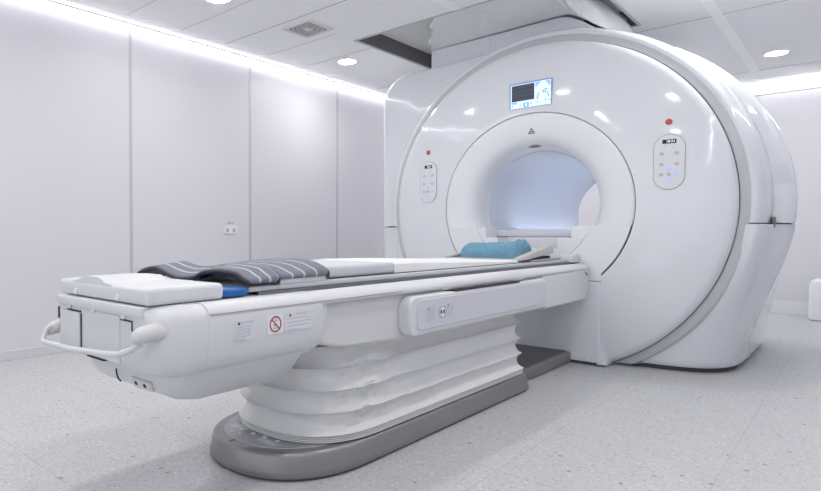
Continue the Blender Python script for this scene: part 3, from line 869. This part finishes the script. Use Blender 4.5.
def ringmark(y, z, r, parent, x, m, name, slash=True):
    bm = bmesh.new(); n = 32
    rg = lambda q, d: [(x+d, y+q*math.cos(2*PI*i/n), z+q*math.sin(2*PI*i/n)) for i in range(n)]
    loft([rg(r, 0), rg(r, .0006), rg(r*.80, .0006), rg(r*.80, 0)], caps=False, bm=bm)
    if slash:
        c_, s_ = math.cos(-PI/4), math.sin(-PI/4)
        q = [(-r*.82, -r*.09), (r*.82, -r*.09), (r*.82, r*.09), (-r*.82, r*.09)]
        poly_plate(bm, [(x, y+a*c_-b*s_, z+a*s_+b*c_) for a, b in q], (.0006, 0, 0))
    bmesh.ops.recalc_face_normals(bm, faces=bm.faces)
    return obj(name, bm, m, parent, smooth=30)
xh = XRb+.0005
hx = XRb-.0005
sticker(-3.203, .606, .072, .060, T, hx, rows=6)
bm = bmesh.new(); plate_on(bm, (hx, -3.073, .609), (0,1,0), (0,0,1), .070, .062, .003, .001)
st = obj('prohibition_sticker', bm, M_sticker, T, smooth=30)
ringmark(-3.073, .609, .026, st, hx+.0012, M_red, 'prohibition_ring')
bm = bmesh.new()
for dz, w_ in ((.012, .012), (-.002, .018), (-.012, .010)): plate_on(bm, (hx+.0010, -3.073+.3*dz, .609+dz), (0,1,0), (0,0,1), w_, .006, .002, .0003)
obj('hand_pictogram', bm, M_print, st, smooth=None)
sticker(-2.968, .610, .130, .060, T, hx, rows=4)
sticker(-2.200, .561, .062, .060, PN, xs, rows=5, mt=M_bed2)
bm = bmesh.new(); disc_plate(bm, (xs, -2.105, .560), .030, (1,0,0), .0008, 32, rx=.024)
sym = obj('weight_symbol', bm, M_sticker, PN, smooth=30)
ringmark(-2.105, .560, .028, sym, xs+.0008, M_print, 'symbol_ring', slash=False)
bm = bmesh.new()
for dy in (-.011, .011): plate_on(bm, (xs+.001, -2.105+dy, .560), (0,1,0), (0,0,1), .012, .016, .003, .0004)
obj('symbol_arrows', bm, M_black, sym, smooth=None)
sticker(-2.040, .565, .058, .060, PN, xs, rows=5, mt=M_bed2)
bm = bmesh.new(); disc_plate(bm, (.4275, -.165, .625), .010, (1,0,0), .003, 16); lk = obj('key_lock', bm, M_slot, T)
bm = bmesh.new(); plate_on(bm, (.4275, -.195, .640), (0,1,0), (0,0,1), .03, .006, .001, .001); obj('lock_mark', bm, M_red, lk, smooth=None)

# deck, tracks and the sliding table top
obj('deck', newbox(-.19, .372, -3.30, -.11, .660, .688), M_trackl, T, smooth=None)
for x0, x1 in ((.332, .340), (-.165, -.157)):
    obj('slide_track', newbox(x0, x1, -3.06, -.12, .687, .7035), M_track, T, smooth=None)
bm = newbox(-.156, .331, -3.05, -.14, .687, .704); obj('carriage', bm, M_gap, T, smooth=None)
bm = rbox(-.165, .336, -3.10, -.14, .7045, .7205, .003, 2); obj('table_top', bm, M_trackl, T)
obj('end_stop', rbox(.275, .365, -.235, -.105, .702, .752, .006, 2), M_bed, T)
# tail cover at the near end
x0, x1 = -.198, .362
def tail(z, d): return [(x, y, z) for x, y in ((x0+d, -3.492+d), (x1-d, -3.492+d), (x1-d, -3.235-d), (x0+d, -3.235-d))]
bm = rbox(x0, x1, -3.492, -3.222, .694, .744, .014, 4)
TCV = obj('tail_cover', bm, M_bed, T, smooth=40)
bm = bmesh.new()
pr = [(-.13, .725), (-.125, .742), (-.09, .746), (-.06, .757), (-.04, .761), (.04, .761), (.06, .757), (.09, .746), (.125, .742), (.13, .725)]
hp = []
for y, zf in ((-3.4905, .0), (-3.486, .0), (-3.40, .0), (-3.31, .0), (-3.262, -.003), (-3.25, -.012)):
    hp.append([(x+.03, y, max(.725, z+zf)) for x, z in pr])
obj('cover_hump', loft(hp), M_bed, TCV, smooth=50)
for x in (-.07, .20):
    bm = bmesh.new(); disc_plate(bm, (x, -3.488, .708), .010, (0, -1, 0), .008, 16); obj('cover_screw', bm, M_key, TCV)
# tray lip and end face fittings
bm = rbox(-.190, .345, -3.504, -3.30, .660, .690, .006, 2); LP = obj('end_lip', bm, M_bed, T, smooth=40)
for x in (-.10, .06, .245):
    bm = bmesh.new(); disc_plate(bm, (x, -3.490, .658), .009, (0, -1, 0), .012, 14); obj('lip_screw', bm, M_key, LP)
bm = bmesh.new(); plate_on(bm, (-.100, -3.4935, .582), (1,0,0), (0,0,1), .140, .120, .008, .008); fl = obj('end_flap', bm, M_bed, T, bevel=.003)
bm = bmesh.new(); plate_on(bm, (.105, -3.4935, .585), (1,0,0), (0,0,1), .225, .140, .006, .003); obj('end_panel', bm, M_bed, T, bevel=.001)
for x0_, x1_, z0_, z1_ in ((-.125, -.028, .6435, .6475), (.225, .285, .6445, .6485), (.015, .125, .5085, .5130), (-.0285, -.0245, .525, .640), (-.195, -.1925, .612, .648), (-.195, -.17, .609, .6115), (.285, .288, .622, .6485), (.285, .315, .619, .6215)):
    obj('end_slot', newbox(x0_, x1_, -3.4975, -3.485, z0_, z1_), M_gap if x1_-x0_ < .01 or z1_-z0_ < .003 else M_slot, T, smooth=None)
# push handle: two arms and a bar
def arm(side):
    if side > 0: P = [(.392, -3.45, .628), (.395, -3.50, .628), (.395, -3.535, .625), (.395, -3.552, .621), (.395, -3.558, .618)]
    else: P = [(-.215, -3.43, .585), (-.214, -3.47, .580), (-.212, -3.505, .574), (-.205, -3.528, .568), (-.203, -3.532, .566)]
    rings = []
    for p, (hy, hz) in zip(P, ((.026, .026), (.025, .025), (.023, .023), (.017, .018), (.008, .009))):
        rings.append([(p[0]+hy*math.cos(2*PI*i/16), p[1], p[2]+hz*math.sin(2*PI*i/16)) for i in range(16)])
    return loft(rings)
for s in (-1, 1): obj('handle_arm', arm(s), M_knob, T, smooth=50)
bm = tube(None, [(-.190, -3.525, .585), (-.192, -3.540, .570), (-.190, -3.552, .545), (-.172, -3.556, .537), (.05, -3.568, .547), (.25, -3.572, .562), (.335, -3.566, .570), (.368, -3.545, .585), (.378, -3.52, .60)], .0088, 12)
obj('push_bar', bm, M_bed, T, smooth=60)

# ------------------------------------------------------------------ things on the table
bm = rbox(-.15, .300, -2.685, -2.22, .7248, .770, .014, 4)
tag(obj('table_pad', bm, M_pad, None, smooth=45), 'light grey vinyl pad on the table next to the striped coil', 'pad')
rows = []
for i in range(31):
    y = -2.216 + (1.27)*i/30; t_ = i/30
    top = .771 - .030*sm(.0, 1, t_)
    ring = []
    for x, dz in ((-.16, -.008), (-.15, 0), (-.05, -.004), (.08, -.006), (.2, -.004), (.285, 0), (.295, -.010)):
        ring.append((x, y, top + dz*(1-.5*t_) + .0015*nz(x*9, y*5, 1)))
    ring += [(.295, y, .7248), (-.16, y, .7248)]
    rows.append(ring)
tag(obj('table_mattress', loft(rows), M_sheet, None, smooth=45), 'thin white mattress lying along the middle of the table', 'mattress')

# head support at the far end of the table
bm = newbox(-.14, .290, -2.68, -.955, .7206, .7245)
obj('pad_gap_shade', bm, M_gap, T, smooth=None)  # dark sheet imitating the shaded gap under pad and mattress
HB = thing('head_support', 'grey tray head support under the blue pillow', 'head support', (.04, -.5, .722))
obj('base_plate', rbox(-.30, .29, -.735, -.25, .722, .734, .004, 2), M_tray, HB)
for s, xa, xb in ((1, .255, .30), (-1, -.31, -.265)):
    bm = bmesh.new()
    if s > 0: pts = [(-.93, .735), (-.93, .746), (-.42, .822), (-.40, .822), (-.40, .772), (-.42, .768), (-.84, .735)]
    else: pts = [(-.74, .735), (-.74, .742), (-.42, .775), (-.40, .775), (-.40, .735)]
    poly_plate(bm, [(xa, y, z) for y, z in pts], (xb-xa, 0, 0)); bmesh.ops.recalc_face_normals(bm, faces=bm.faces)
    obj('side_arm', bm, M_tray, HB, smooth=30, bevel=.003)
obj('arm_gap_shade', newbox(.225, .285, -.80, -.42, .734, .752), M_slot, HB, smooth=None)  # dark box standing in for the shade below the raised side arm
# pillow
rings = []
nsec = 48; x0p, x1p = -.237, .185
for i in range(nsec+1):
    s_ = i/nsec; x = x0p + (x1p-x0p)*s_
    e = 1.0
    if s_ < .10: e = .55 + .45*math.sqrt(1-(1-s_/.10)**2)
    if s_ > .90: e = .30 + .70*math.sqrt(max(0, 1-((s_-.90)/.10)**2))
    hy, hz = .115*(.75+.25*e), (.094+.016*s_)*e
    ring = []
    for k_ in range(84):
        a = 2*PI*k_/84; c_, sn = math.cos(a), math.sin(a)
        yy = -.545 + hy*math.copysign(abs(c_)**.8, c_)
        zz = hz*(abs(sn)**.75 if sn > 0 else 0.0) 
        pl_ = (.022*math.sin(a*11)*sm(.80, .93, s_)*sm(1.0, .96, s_)) + .006*nz(x*14, a*3, 2)
        ring.append((x + .012*math.sin(a*2)*0, yy*1.0, .7355 + zz*(1+pl_*4) + (pl_ if sn > .1 else 0)*.5))
    rings.append(ring)
o = obj('pillow', loft(rings), M_pillow, None, smooth=70)
tag(o, 'small blue towelling pillow on the grey head support', 'pillow')

# striped body coils
def coil(name, label, y0, y1, prof_f, base, stripe, ys, w=.0048):
    R = thing(name, label, 'imaging coil', (XC, (y0+y1)/2, .71), 'striped flexible coils on the table')
    off = R.location
    Mx = striped(name+'_'+str(len(bpy.data.materials)), base, stripe, [y-off.y for y in ys], w)
    ny = 8
    # drop shape: outer sheet
    rows = []
    for j in range(ny+1):
        t_ = j/ny; y = y0 + (y1-y0)*t_
        rows.append([(a_, y, b_) for a_, b_ in (prof_f(i, t_) for i in range(N+1))])
    bm = loft(rows, closed=False, caps=False)
    a = obj('cover', bm, Mx, R, smooth=70)
    md = a.modifiers.new('thick', 'SOLIDIFY'); md.thickness = .006; md.offset = 0
    rows2 = [[(p[0]*1.0 + (.012 if p[0] < XC else -.012), y_ - 0, max(.7255, p[2]-.014)) for p in r for y_ in (p[1],)] for r in rows]
    b_ = obj('lining', loft(rows2, closed=False, caps=False), M_coilin, R, smooth=70)
    md = b_.modifiers.new('thick', 'SOLIDIFY'); md.thickness = .006; md.offset = 0
    # rim along the near edge and right-hand edge
    bm = bmesh.new()
    tube(bm, [Vector(p)+Vector((0, -.001, -.006)) for p in rows[0]], .0065, 8)
    tube(bm, [Vector(p)+Vector((0, .001, -.006)) for p in rows[-1]], .0065, 8)
    obj('rim', bm, M_coilin, R, smooth=60)
    return R, rows
N = 44
P1 = [(-.352, .722), (-.325, .742), (-.276, .758), (-.2, .767), (-.125, .748), (-.06, .735), (.0, .737), (.05, .745), (.10, .763), (.16, .771), (.214, .772), (.28, .767), (.32, .752), (.345, .744), (.342, .734)]
def pf1(i, t_):
    u = i/N
    p = cr([(a, 0, b) for a, b in P1], u)
    z = p.z + .014*t_*sm(0, .25, u)*sm(1, .8, u)
    z += t_*.022*math.exp(-((u-.40)/.13)**2)
    return p.x, z
C1, _ = coil('body_coil', 'grey striped flexible coil arched over the near end of the table, open underneath', -3.108, -2.974, pf1, (112,116,128), (178,182,190), (-3.06, -3.015, -2.972))
P2 = [(-.22, .735), (-.19, .748), (-.12, .760), (-.03, .768), (.06, .774), (.14, .777), (.20, .777), (.26, .770), (.305, .756), (.332, .748), (.330, .740)]
def pf2(i, t_):
    u = i/N
    p = cr([(a, 0, b) for a, b in P2], u)
    return p.x, p.z + .018*t_*sm(1, .8, u)
C2, rw = coil('body_coil', 'grey striped flexible coil lying flat between arched coil and grey pad', -2.958, -2.705, pf2, (110,114,126), (176,180,188), (-2.895, -2.835, -2.77))
bm = rbox(-.15, .329, -2.950, -2.708, .7208, .743, .004, 2)
obj('foam_base', bm, M_coilrim, C2)
bm = rbox(.06, .348, -3.216, -3.112, .6960, .723, .008, 3)
for v_ in bm.verts: v_.co.z += .004*nz(v_.co.x*30, v_.co.y*30, 1) if v_.co.z > .71 else 0
bm2 = rbox(.318, .333, -3.088, -2.978, .7208, .738, .004, 2); obj('foam_base', bm2, M_coilrim, C1)
tag(obj('blue_cushion', bm, M_blue, None, smooth=45), 'bright blue vinyl cushion under the arched striped coil', 'cushion')

# ------------------------------------------------------------------ canister by the back wall
CN = thing('plastic_canister', 'white plastic canister on the floor at the right edge by back wall', 'canister', (1.47, 3.83, 0))
def crr(z, w_, d_, r_): return [(1.49+a, 3.83+b, z) for a, b in rrect(w_, d_, r_, 6)]
obj('body', loft([crr(.002, .27, .23, .05), crr(.012, .296, .256, .06), crr(.36, .296, .256, .06), crr(.405, .27, .23, .06), crr(.43, .18, .15, .05)]), M_can, CN, smooth=40)
bm = bmesh.new(); disc_plate(bm, (1.53, 3.83, .430), .032, (0,0,1), .03, 24); obj('screw_cap', bm, M_white, CN)

# ------------------------------------------------------------------ camera
cam = bpy.data.cameras.new('camera'); co = bpy.data.objects.new('camera', cam); COL.objects.link(co)
f = 580.0; pcx, pcy = 285.0, 245.5; vx, vy = 865.0, 234.0
yaw = math.atan2(vx-pcx, f); pit = math.atan2(pcy-vy, f)
Fw = Vector((-math.sin(yaw)*math.cos(pit), math.cos(yaw)*math.cos(pit), -math.sin(pit)))
Rt = Vector((math.cos(yaw), math.sin(yaw), 0)); Up = Rt.cross(Fw)
co.matrix_world = Matrix(((Rt.x, Up.x, -Fw.x, 1.747), (Rt.y, Up.y, -Fw.y, -4.345), (Rt.z, Up.z, -Fw.z, .894), (0, 0, 0, 1)))
cam.sensor_fit = 'HORIZONTAL'; cam.sensor_width = 36.0; cam.lens = 36.0*f/821.0
cam.shift_x = (410.5-pcx)/821.0; cam.shift_y = 0.0
cam.clip_start = .05
SC.camera = co

# ------------------------------------------------------------------ world and colour
wd = bpy.data.worlds.new('world'); SC.world = wd; wd.use_nodes = True
wd.node_tree.nodes['Background'].inputs[0].default_value = (.945, .96, 1, 1); wd.node_tree.nodes['Background'].inputs[1].default_value = .90
SC.view_settings.view_transform = 'Standard'; SC.view_settings.look = 'None'
SC.view_settings.exposure = 0.37
SC.cycles.use_denoising = True
SC.cycles.max_bounces = 10; SC.cycles.diffuse_bounces = 6
SC.cycles.sample_clamp_indirect = 4.0
